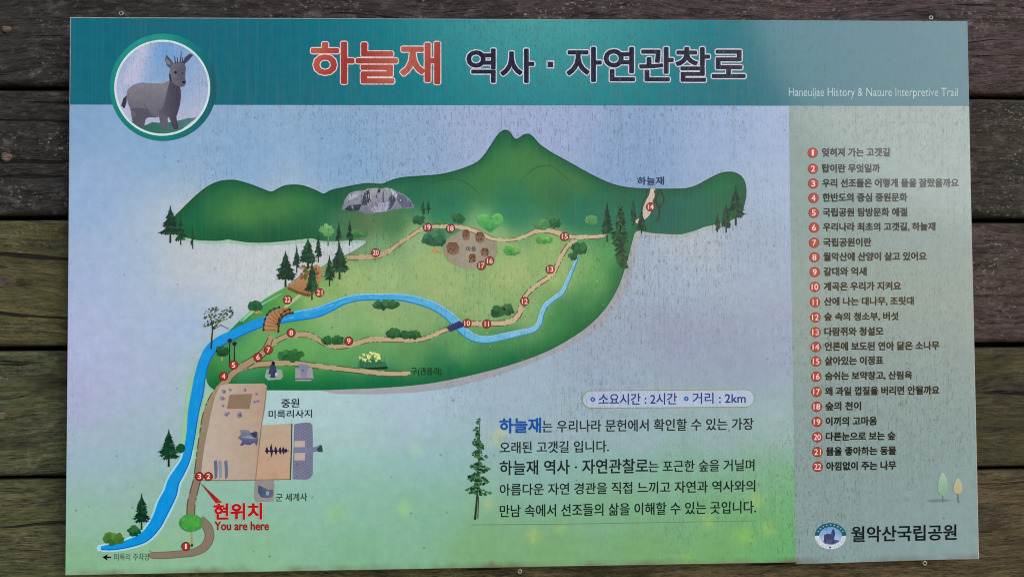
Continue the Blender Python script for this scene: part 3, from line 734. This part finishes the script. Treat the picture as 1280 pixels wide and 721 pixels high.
for (x, c) in ((269.5, (98, 108, 136)), (275, (136, 146, 166)), (282.5, (102, 116, 140))):
    i.poly([(x - 2.3, 576), (x + 1.4, 574.5), (x + 2.6, 584), (x + 2.2, 596), (x - 1.2, 599), (x - 1.6, 587)], c, 7.2)
i.build('standing_stones', site)
i = Ink()
i.ribbon([(331,563.5,2),(361,563,1.2)], (52, 44, 72), 7.2, smooth=False)
for x, h in ((334, 5), (339.5, 9), (345, 6), (350.5, 5), (354.5, 5), (357.5, 3)):
    i.poly([(x - 2, 563 - h * 0.5), (x, 563 - h), (x + 1, 561), (x + 2, 563), (x, 563 + h), (x - 1.6, 565)], (48, 42, 70), 7.4)
i.build('stone_pagoda', site)
i = Ink()
for x, y, rx, ry in ((280,489,3,2.6),(278.3,497.5,3.6,3),(279,507,2,1.8),(287.5,487,2,2.4),(283,517.5,2.6,3),(286,516,1.5,2),(299.5,518,3.4,4.6),(306,487,2.4,3),(320.5,492,2.5,2.4),(322,501,2.2,2),(318,502,1.5,2)):
    i.disc(x, y, rx, jit((142, 138, 156), 10), 7.2, ry, 0.25, 9); i.disc(x + 0.6, y + 0.5, rx * 0.5, jit((104, 102, 126), 8), 7.4, ry * 0.5, 0.2, 7)
i.build('foundation_stones', site)

# ---- monuments on the meadow strip
i = Ink()
i.poly([(333,462),(338,460),(352,462),(354,470),(351,474),(335,475),(331,471)], (142, 164, 150), 6.6)
for x, y, w, h in ((341,454,2,3),(341,458,4.5,2.5),(341,462,5.5,2),(341,465.5,6.5,2),(341,469,3.4,3)):
    i.poly([(x - w, y + h), (x - w * 0.6, y - h), (x + w * 0.6, y - h), (x + w, y + h)], jit((56, 66, 98), 10), 7)
i.disc(341.5, 454, 2.2, (22, 34, 40), 7.2, 2.6)
i.disc(345.5, 467.5, 1.6, (190, 188, 210), 7.2, 2)
i.build('stone_lantern')
i = Ink()
i.poly([(369,460),(390,459),(392,473),(388,476),(369,476)], (150, 152, 158), 6.6)
i.poly([(374,455),(384.5,455),(386,460),(384,464),(384,472),(376,472),(375.5,464),(373,460)], (128, 132, 162), 7)
i.poly([(368,472.5),(391,472.5),(391,474),(368,474)], (88, 90, 120), 7.1)
i.disc(378.5, 462.5, 1.3, (80, 96, 124), 7.2)
i.build('stone_monument')
# carved guardian posts
for x, y0, y1 in ((287.2, 424, 458), (293.2, 428, 452)):
    i = Ink(); i.ribbon([(x, y1, 2), (x - 0.3, (y0 + y1) / 2, 1.5), (x, y0 + 4, 1.2)], (40, 56, 38), 7.5)
    i.poly([(x - 3.5, y0 + 1), (x, y0 - 1.5), (x + 3.5, y0 + 0.5), (x + 1.4, y0 + 4), (x - 1.4, y0 + 4)], (36, 46, 70), 7.6)
    i.build('guardian_post')

# ---- bridges and deck
i = Ink()
q = i.ribbon([(338,414.5,16),(338.5,406,15),(341,399,14),(347,393,12),(356,389,9),(364,388,6)], lambda x, y: mixc((176, 134, 96), (150, 110, 76), max(0, min(1, (x - 335) / 25))), 8)
for k in range(2, len(q) - 1, 3):
    p = q[k]; a, b = q[k - 1], q[k + 1]; dx, dy = b[0] - a[0], b[1] - a[1]; l = math.hypot(dx, dy)
    i.ribbon([(p[0] - dy / l * p[2] * 0.45, p[1] + dx / l * p[2] * 0.45, 0.8), (p[0] + dy / l * p[2] * 0.45, p[1] - dx / l * p[2] * 0.45, 0.8)], (128, 80, 62), 8.2, smooth=False)
br = i.build('arched_bridge')
for pts in ([(348,414,2.2),(349,404,2.2),(353,396,2.2),(360,392,2),(366,391,2)], [(329.5,412,1.4),(330.5,402,1.4),(334,393,1.4),(340,387,1.4),(349,384,1)], [(347,405,1.2),(350,396,1.2),(356,389,1.2),(364,386,1.2)]):
    j = Ink(); qq = j.ribbon(pts, (84, 62, 48), 8.4)
    for p in qq[::4]: j.disc(p[0], p[1], 1.5, (66, 50, 40), 8.5, 1.8, 0, 8)
    j.build('railing', br)
i = Ink()
i.poly([(359,358),(366,354),(374,347),(384,338),(396,330),(404,336),(400,352),(392,368),(384,370),(372,365)], lambda x, y: mixc((176, 136, 92), (150, 106, 70), max(0, min(1, (y - 345) / 25))), 7, 5)
i.ribbon([(360,360,3.4),(374,366,3.4),(388,369.5,3.4)], (112, 78, 50), 7.2)
i.ribbon([(360,356,1),(368,351,1),(377,343,1)], (112, 74, 60), 7.2, smooth=False)
for k in range(26):
    x, y = rnd.uniform(376, 402), rnd.uniform(331, 350); i.disc(x, y, rnd.uniform(1.2, 3), jit(rnd.choice(((176, 132, 88), (128, 84, 60), (84, 96, 48))), 14), 7.4, None, 0.35, 8)
i.build('timber_deck')
i = Ink()
i.poly([(557.5,409),(574,401),(579,404),(579,408.5),(563,414.5)], (52, 56, 112), 8)
for k in range(7): i.ribbon([(559 + k * 2.8, 409.5 - k * 1.3, 0.7), (562.5 + k * 2.6, 414 - k * 1.1, 0.7)], (36, 40, 80), 8.2, smooth=False)
for x, y in ((562, 405), (566, 403.5), (575, 400)): i.ribbon([(x, y, 0.8), (x, y + 4, 0.8)], (52, 66, 110), 8.2, smooth=False)
i.build('foot_bridge')

# ---- village clearing
i = Ink()
i.disc(588, 312, 34, lambda x, y: mixc((160, 150, 138), (146, 140, 118), max(0, min(1, abs(x - 588) / 30))), 5.6, 24, 0.03, 40)
vil = i.build('village_clearing')
def hut(x, y, w, h):
    i = Ink()
    i.poly([(x - w / 2, y - h * 0.2), (x - w * 0.3, y - h / 2), (x + w * 0.3, y - h / 2), (x + w / 2, y - h * 0.15), (x + w * 0.45, y + h * 0.35), (x, y + h / 2), (x - w * 0.42, y + h * 0.35)], lambda a, b: mixc((108, 72, 56), (142, 116, 100), max(0, min(1, (b - y + h / 2) / h))), 7, 3)
    for k in range(7): 
        a = x + rnd.uniform(-w, w) * 0.4; b = y + rnd.uniform(-h, h) * 0.35; i.disc(a, b, 1.0, jit((98, 70, 56), 16), 7.2, 1.4, 0.3, 6)
    i.build('hut', vil)
for a in ((582.5,294,9.5,14),(600,297,12,14.5),(566,311,16,16),(590.5,323,9.5,11.5),(606,315.5,10.5,11)): hut(*a)
i = Ink(); i.text('마을', 583, 595, 308, 314, (62, 66, 78), 7, 0.02); i.build('place_lettering', vil)

# ---- trees and shrubs printed on the map
def fir(x, yb, h, w, dark=(14, 50, 44), light=(40, 92, 56), layer=9, seed=0, trunk=0.2, thin=False):
    r = random.Random(seed + int(x * 7)); i = Ink()
    i.ribbon([(x, yb, max(1.4, w * 0.09)), (x, yb - h * 0.5, max(1.0, w * 0.06)), (x, yb - h, 0.4)], (44, 46, 36), layer, smooth=False)
    n = max(6, int(h / 3.6)); top = yb - h; low = yb - h * trunk
    for k in range(n):
        t = (k + 0.6) / n; y = top + (low - top) * t * 0.95 - h * 0.05
        ww = w * 0.56 * (t ** 0.8) * r.uniform(0.82, 1.12) * (0.75 if k == n - 1 else 1)
        for s in (-1, 1):
            wv = ww * r.uniform(0.8, 1.12); th = h / n * r.uniform(1.4, 2.0); dr = h / n * r.uniform(0.7, 1.2)
            if thin and r.random() < 0.25: continue
            c = mixc(dark, light, r.random() ** 2)
            i.poly([(x, y - th * 0.55), (x + s * wv * 0.5, y + dr * 0.15), (x + s * wv, y + dr), (x + s * wv * 0.78, y + dr * 1.02), (x + s * wv * 0.7, y + dr * 1.5), (x + s * wv * 0.45, y + dr * 0.9), (x + s * wv * 0.36, y + dr * 1.45), (x + s * wv * 0.15, y + th * 0.55), (x, y + th * 0.6)], c, layer + 0.2 + 0.02 * (n - k))
    return i.build('fir_tree')
for a in ((213,303.5,44,27),(226,306,30,18),(241,311,26,9),(357,358.5,42,29),(371,341,33,11),(385,336,36,30),(398,328,33,11),(424.5,349,43,28),(412,357.5,37,17),(390,375,46,20),(423.5,309.5,31,12),(437,307,30,12),
          (211,583,44,29),(177,661.5,43,25),(759,302,46,15),(792,282,32,10),(802,292,28,15),(776,290,34,15),(920,281.5,46,24),(908,291,36,14),(897,290,22,9),(529,268.5,17,8),(535.5,267,16,7)):
    fir(*a, thin=a[3] < 13)
i = Ink(); i.disc(226, 560, 6, (32, 84, 50), 8.5, 5.5, 0.12, 14); i.build('shrub')
def scatter_tree(name, x0, x1, y0, y1, cols, n, layer=9, size=(1.2, 2.6), shape=None, trunk=None):
    i = Ink()
    if trunk:
        for t in trunk: i.ribbon(t, (56, 56, 40), layer, smooth=False)
    for k in range(n):
        for _ in range(20):
            x, y = rnd.uniform(x0, x1), rnd.uniform(y0, y1)
            if shape is None or shape(x, y): break
        else: continue
        s = rnd.uniform(*size)
        i.disc(x, y, s, jit(rnd.choice(cols), 8), layer + 0.2 + 0.005 * (k % 60), s * rnd.uniform(0.5, 1), 0.4, 7)
    return i.build(name)
# mixed grove hiding the end of the trail
scatter_tree('pine_tree', 764, 788, 290, 334, ((22, 62, 44), (34, 78, 46), (50, 92, 52), (26, 54, 40)), 150, shape=lambda x, y: abs(x - 776 - (y - 305) * 0.12) < 10 - max(0, (y - 300)) * 0.16, trunk=[[(777,334,1.6),(776,300,1.2)]])
scatter_tree('pine_tree', 768, 785, 256, 306, ((30, 76, 44), (60, 104, 58), (24, 60, 42)), 90, size=(0.9, 2.0), shape=lambda x, y: abs(x - 776) < 2 + (y - 256) * 0.14, trunk=[[(776,312,1.4),(776,258,0.8)]])
scatter_tree('pine_tree', 583, 614, 523, 618, ((38, 78, 52), (58, 104, 66), (26, 60, 46), (84, 120, 84)), 330, size=(0.9, 2.3),
    shape=lambda x, y: abs(x - 598.5 - 2 * math.sin(y * 0.09)) < (1.5 + (y - 521) * 0.155) * (0.62 + 0.42 * math.sin(y * 0.42 + (2.0 if x < 599 else 0.4))),
    trunk=[[(594,649,2.6),(595,638,2.2),(597,615,1.8),(599,570,1.3),(600,522,0.5)], [(597.5,648,0.8),(598.5,620,0.8)]])
scatter_tree('leafy_tree', 255, 292, 381, 412, ((40, 62, 50), (86, 98, 56), (120, 128, 60), (52, 66, 84), (60, 84, 50)), 130, size=(0.7, 1.6), layer=8,
    shape=lambda x, y: (abs(x - 264.5) < 9 and 384 < y < 409) or (272 < x < 291 and abs(y - (398 - (x - 272) * 0.5)) < 7.5),
    trunk=[[(264,436,2.4),(265,420,1.8),(266,408,1.2),(262,392,0.8)], [(265.5,412,1.2),(274,402,1),(284,388,0.7)], [(266,412,0.9),(276,406,0.8),(286,411,0.6)]])
def shrub(x, y, w, h, dark=(26, 74, 52), light=(60, 118, 66), n=None, layer=8, name='shrub', flat=False, extra=None):
    r = random.Random(int(x * 3 + y)); i = Ink(); n = n or int(16 + w)
    if extra: extra(i)
    i.disc(x, y, w * 0.42, dark, layer, h * 0.40, 0.12, 18, r)
    for k in range(n):
        a = r.uniform(0, 2 * math.pi); q = math.sqrt(r.random())
        px_, py_ = x + math.cos(a) * q * w * 0.42, y + math.sin(a) * q * h * 0.40
        if flat and py_ > y + h * 0.25: py_ = y + h * 0.25
        t = max(0, min(1, 0.5 - (py_ - y) / h + r.uniform(-0.25, 0.25)))
        i.disc(px_, py_, r.uniform(0.08, 0.15) * min(w, h * 1.6) + 0.6, jit(mixc(dark, light, t), 6, r), layer + 0.2 + 0.004 * k, None, 0.3, 8, r)
    return i.build(name)
for a in ((481,381,38,11),(492,416.5,18,14),(506,417.5,14,12),(518,418.5,16,11),(408.5,425.5,13,14),(421.5,425,15,13),(573,272.5,16,13),(523,275,15,10),(622,389.5,20,13),(635,387,17,14),(694,279,15,13),(724,310.5,19,14),(716.5,320,11,10),(168,663,17,13)):
    shrub(*a)
shrub(364, 444, 36, 13, (36, 92, 54), (62, 126, 70))
shrub(550, 278, 16, 5, (52, 118, 72), (80, 140, 76))
shrub(677, 281, 22, 11, (62, 122, 72), (92, 146, 84))
shrub(142, 673, 27, 15, (52, 98, 50), (98, 138, 62))
shrub(447, 292, 30, 9, (40, 110, 62), (90, 140, 74))
shrub(640, 314, 22, 11, (52, 128, 58), (120, 184, 92), flat=True); shrub(681, 300, 22, 9, (58, 134, 62), (128, 184, 96), flat=True)
shrub(740, 276, 17, 14, (62, 132, 82), (104, 154, 92)); shrub(775, 303, 14, 10, (24, 64, 44), (50, 96, 54))
def trunk_at(x, y0, y1, c=(196, 150, 84), roots=False):
    def f(i):
        i.ribbon([(x, y0, 1.6), (x, y1, 2.2)], c, 7.8, smooth=False)
        if roots:
            for d in (-6, -2, 3, 7): i.ribbon([(x, y1 - 5, 1.4), (x + d, y1, 0.7)], c, 7.8, smooth=False)
    return f
shrub(544, 298, 30, 20, (26, 72, 56), (70, 130, 92), 60, name='rooted_tree', flat=True, extra=trunk_at(544, 300, 316, roots=True))
shrub(320, 383, 18, 13, (30, 84, 54), (46, 104, 66), name='rooted_tree', flat=True, extra=trunk_at(321, 384, 392, roots=True))
shrub(277.5, 439, 17, 13, (22, 62, 46), (44, 98, 60), name='rooted_tree', flat=True, extra=trunk_at(277.5, 440, 451, (150, 160, 90)))
shrub(409, 289, 18, 16, (84, 148, 86), (120, 176, 108), 30, name='round_tree', extra=trunk_at(410.5, 292, 307, (120, 130, 110)))
def drop_tree(x, y0, y1, w, top, bot, trunk_y, name='drop_tree', layer=5):
    i = Ink(); n = 20; pts = []
    for k in range(n):
        a = 2 * math.pi * k / n; yy = (1 - math.cos(a)) / 2
        ww = math.sin(a) * (0.45 + 0.55 * yy)
        pts.append((x + w / 2 * ww * 1.15, y0 + (y1 - y0) * yy))
    i.ribbon([(x, y1 - 3, 1), (x + 0.2, trunk_y, 1.4)], (104, 112, 104), layer, smooth=False)
    i.poly(pts, lambda a, b: mixc(top, bot, max(0, min(1, (b - y0) / (y1 - y0)))), layer + 0.4, 4)
    return i
i = drop_tree(1178.5, 590, 619.5, 15, (168, 190, 170), (122, 168, 146), 627)
i.poly([(1157,626),(1164,624),(1176,623),(1190,624.5),(1180,627),(1166,627.5)], (112, 134, 130), 4.4); i.build('round_tree')
i = drop_tree(1197.5, 597, 617, 13, (176, 186, 158), (188, 172, 124), 626); i.build('round_tree')
# round tree beside the road, leaves over the road
i = Ink()
i.ribbon([(239.5,662,1.4),(240,682,2)], (166, 150, 84), 8, smooth=False); i.disc(240, 681, 1.5, (70, 66, 44), 8.1, 2.2, 0, 8)
i.disc(238.8, 653, 15, lambda x, y: mixc((92, 176, 84), (58, 140, 66), min(1, math.hypot(x - 241, y - 651) / 15)), 8.4, 11, 0.05, 26)
for k in range(30):
    a = rnd.uniform(0, 6.28); q = math.sqrt(rnd.random()); i.disc(238.8 + 12 * q * math.cos(a), 653 + 8.5 * q * math.sin(a), rnd.uniform(1.2, 2.6), jit((76, 158, 74), 10), 8.6 + k * 0.004, None, 0.3, 8)
i.build('round_tree')
# heart shaped bright bush
i = Ink()
i.poly(spline([(596,272),(601,268),(608,268),(614,271),(620,267),(626,268),(629,274),(626,281),(619,286),(613,290),(606,286),(599,280)], 4, True), lambda x, y: mixc((108, 184, 104), (56, 138, 78), max(0, min(1, (y - 268) / 20))), 7, 4)
for k in range(24):
    x = rnd.uniform(600, 625); y = rnd.uniform(270, 283); i.disc(x, y, rnd.uniform(1, 2), jit((84, 164, 90), 14), 7.2, None, 0.3, 7)
i.build('shrub')
# silver grass clump with pale plumes
i = Ink()
i.poly([(447,459),(450,450),(458,448),(470,450),(482,453),(485,460),(465,461)], (46, 106, 76), 7)
for k in range(26):
    x = rnd.uniform(449, 484); i.ribbon([(x, 460, 0.9), (x + rnd.uniform(-3, 1), rnd.uniform(444, 452), 0.3)], jit((60, 118, 88), 14), 7.2, smooth=False)
for k in range(44):
    a = rnd.uniform(0, 6.28); q = math.sqrt(rnd.random()); i.disc(462 + 13 * q * math.cos(a), 446 + 6 * q * math.sin(a), rnd.uniform(0.8, 1.7), jit((214, 214, 140), 18), 7.4, rnd.uniform(1, 2), 0.3, 7)
i.poly([(448,458),(460,459.5),(485,458),(484,461),(462,461.5)], (20, 48, 36), 7.5)
i.build('silver_grass')

# ---- numbered stops on the map
for x, y, n in ((232.3,682.3,1),(260.5,595,2),(249.3,595,3),(279.5,470,4),(292,456,5),(322.5,446.2,6),(335.5,437,7),(364,415.8,8),(436,426,9),(584,404,10),(608.5,404.7,11),(656,376.7,12),(688,336.5,13),(813.5,258.5,14),(706,295.5,15),(612.3,326,16),(602,331.8,17),(563.3,285.5,18),(534.5,284,19),(469.7,315.7,20),(399.5,365.5,21),(359.5,374.5,22)):
    b, j = badge(x, y, n, sign, 5.7)
    j.build('numeral', b)

# ---- place lettering on the map
def lettering(name, s, a, b, c, d, col, w=0.012, slope=None, layer=9, parent=None):
    i = Ink(); i.text(s, a, b, c, d, col, layer, w, slope); return i.build(name, parent)
lettering('place_lettering', '하늘재', 797, 830, 221, 231, (36, 44, 96), 0.014)
lettering('place_lettering', '중원', 352, 374, 498, 509, (38, 46, 58), 0.012, -0.03)
lettering('place_lettering', '미륵리사지', 336, 390, 512, 522, (38, 46, 58), 0.012, -0.02)
lettering('place_lettering', '군 세계사', 345, 384, 616, 626, (44, 62, 56), 0.006, -0.02)
lettering('place_lettering', '구(관음리)', 514, 552, 459, 470, (22, 52, 36), 0.010, 0.0)
i = Ink(); i.text('미륵리 주차장', 143, 187, 691, 700, (66, 84, 70), 6.6, 0.0, -0.01)
i.poly([(128,696),(134.5,692),(134,695),(139,695.3),(139,696.8),(134,697),(134.5,700)], (22, 34, 26), 6.6); i.build('place_lettering')
i = Ink(); i.text('현위치', 267.5, 327, 629, 648.5, (176, 36, 40), 9, 0.040, -0.012)
i.poly([(250.5,603),(270,628.5),(277.5,627.5)], lambda x, y: mixc((110, 44, 46), (184, 40, 44), (y - 603) / 25), 8.8, 4)
co = i.build('callout_lettering')
i = Ink(); i.text('현위치', 267.5, 327, 629, 648.5, (206, 196, 180), 8.6, 0.062, -0.012); i.build('outline', co)
i = Ink(); i.text('You are here', 268.5, 336, 651.5, 662, (158, 36, 40), 9, 0.024, 0.0); i.build('english_lettering')

# ---- information text
INK = (36, 44, 48)
i = Ink(); i.text('하늘재', 625, 676, 522.5, 540.5, (30, 84, 168), 5, 0.030); 
b0 = i.build('paragraph_heading')
for s, a, b, c, d, w in (('는 우리나라 문헌에서 확인할 수 있는 가장', 678, 942, 523.5, 538.5, 0.012), ('오래된 고갯길 입니다.', 625, 761, 551, 565.5, 0.012),
                         ('하늘재 역사 · 자연관찰로', 625, 810, 574, 592, 0.016), ('는 포근한 숲을 거닐며', 811, 943, 574.5, 589, 0.012),
                         ('아름다운 자연 경관을 직접 느끼고 자연과 역사와의', 625, 944, 602, 616.5, 0.012), ('만남 속에서 선조들의 삶을 이해할 수 있는 곳입니다.', 625, 945, 628, 643.5, 0.012)):
    lettering('paragraph_line', s, a, b, c, d, INK, w, None, 5)
i = Ink(); i.ribbon([(590,655.5,0.9),(700,654.6,0.9),(945,650.5,0.7)], (104, 140, 116), 4, smooth=False); i.build('rule_line')
i = Ink()
pill = [(739 + 10.8 * math.cos(a), 499 + 10.8 * math.sin(a)) for a in [math.pi / 2 + math.pi * k / 14 for k in range(15)]]
pill += [(932 + 10.8 * math.cos(a), 497.6 + 10.8 * math.sin(a)) for a in [-math.pi / 2 + math.pi * k / 14 for k in range(15)]]
i.ribbon([(*p, 1.0) for p in pill + pill[:1]], (150, 150, 104), 4.4, smooth=False)
i.poly(pill, (176, 192, 218), 4)
for x, y in ((741, 499), (858, 498)): i.ring(x, y, 1.1, 2.9, (34, 92, 168), 4.8, 16)
pl = i.build('fact_box')
lettering('fact_lettering', '소요시간 : 2시간', 748.5, 846, 491.3, 505.5, (44, 58, 128), 0.016, -0.006, 5, pl)
lettering('fact_lettering', '거리 : 2km', 866, 932, 490.3, 504.3, (44, 58, 128), 0.016, -0.006, 5, pl)

# ---- park emblem and name
i = Ink(); lx, ly = 1038.2, 669.5
i.disc(lx, ly, 19.6, (204, 214, 228), 4, 16.4, 0, 40)
up = [(lx + 19.6 * math.cos(a), ly - 16.4 * math.sin(a)) for a in [0.02 + (math.pi - 0.04) * k / 30 for k in range(31)]]
dn = [(lx + 14.2 * math.cos(a), ly - 11.4 * math.sin(a)) for a in [math.pi - 0.02 - (math.pi - 0.04) * k / 30 for k in range(31)]]
i.poly(up + dn, (30, 92, 112), 4.4)
i.disc(lx, ly, 14.2, lambda x, y: mixc((104, 156, 212), (196, 204, 228), max(0, min(1, (y - ly + 11) / 22))), 4.4, 11.4, 0, 32)
for k in range(9):
    a = math.pi * (0.14 + 0.72 * k / 8); i.disc(lx + 16.9 * math.cos(a), ly - 13.9 * math.sin(a), 1.1, (150, 186, 206), 4.8, 0.9, 0, 7)
i.poly([(1030,676),(1030,668),(1034,666.5),(1039,667),(1040,662),(1041.5,660.5),(1043,662),(1044,666),(1043,672),(1043,679),(1041,679),(1040,674),(1033,674),(1033,679),(1031,679)], (66, 74, 112), 5)
i.poly([(1028,676),(1034,673.5),(1048,674.5),(1049,676.5),(1042,680),(1036,680)], (82, 92, 132), 4.9)
for k in range(7):
    a = -math.pi * (0.2 + 0.6 * k / 6); i.disc(lx + 17 * math.cos(a), ly - 14 * math.sin(a), 0.8, (150, 166, 196), 4.8, 0.7, 0, 6)
i.disc(1037.5, 683.5, 1.2, (48, 60, 96), 4.9)
i.build('park_emblem')
lettering('park_name_lettering', '월악산국립공원', 1064.5, 1195.5, 656.5, 675.5, (28, 38, 44), 0.022, -0.021, 5)

# ---- wire hooks that hold the sheet at its top and bottom edges
def hook(px, py, r):
    c = unproject(px, py, -0.002); verts = []; faces = []; n, mseg = 14, 6; rr = r * 0.36
    for a in range(n):
        t = 2 * math.pi * a / n
        for b in range(mseg):
            u = 2 * math.pi * b / mseg
            verts.append((c[0] + (r + rr * math.cos(u)) * math.cos(t), c[1] + rr * math.sin(u), c[2] + (r + rr * math.cos(u)) * math.sin(t)))
    for a in range(n):
        for b in range(mseg):
            faces.append((a * mseg + b, ((a + 1) % n) * mseg + b, ((a + 1) % n) * mseg + (b + 1) % mseg, a * mseg + (b + 1) % mseg))
    k = len(verts); L = WALL_Y + 0.006
    for yy in (c[1], L):
        for b in range(mseg):
            u = 2 * math.pi * b / mseg; verts.append((c[0] + rr * math.cos(u), yy, c[2] + r + rr * math.sin(u) * 0.9))
    for b in range(mseg): faces.append((k + b, k + (b + 1) % mseg, k + mseg + (b + 1) % mseg, k + mseg + b))
    verts = [(v[0] - BASE.x, v[1] - BASE.y, v[2] - BASE.z) for v in verts]
    mesh_object('wire_hook', verts, faces, HOOK_METAL, sign, True)
for a in ((151.5, 17, 0.0028), (1163.5, 22.5, 0.0026), (649.8, 713.5, 0.0026), (1156, 703.5, 0.0028)): hook(*a)
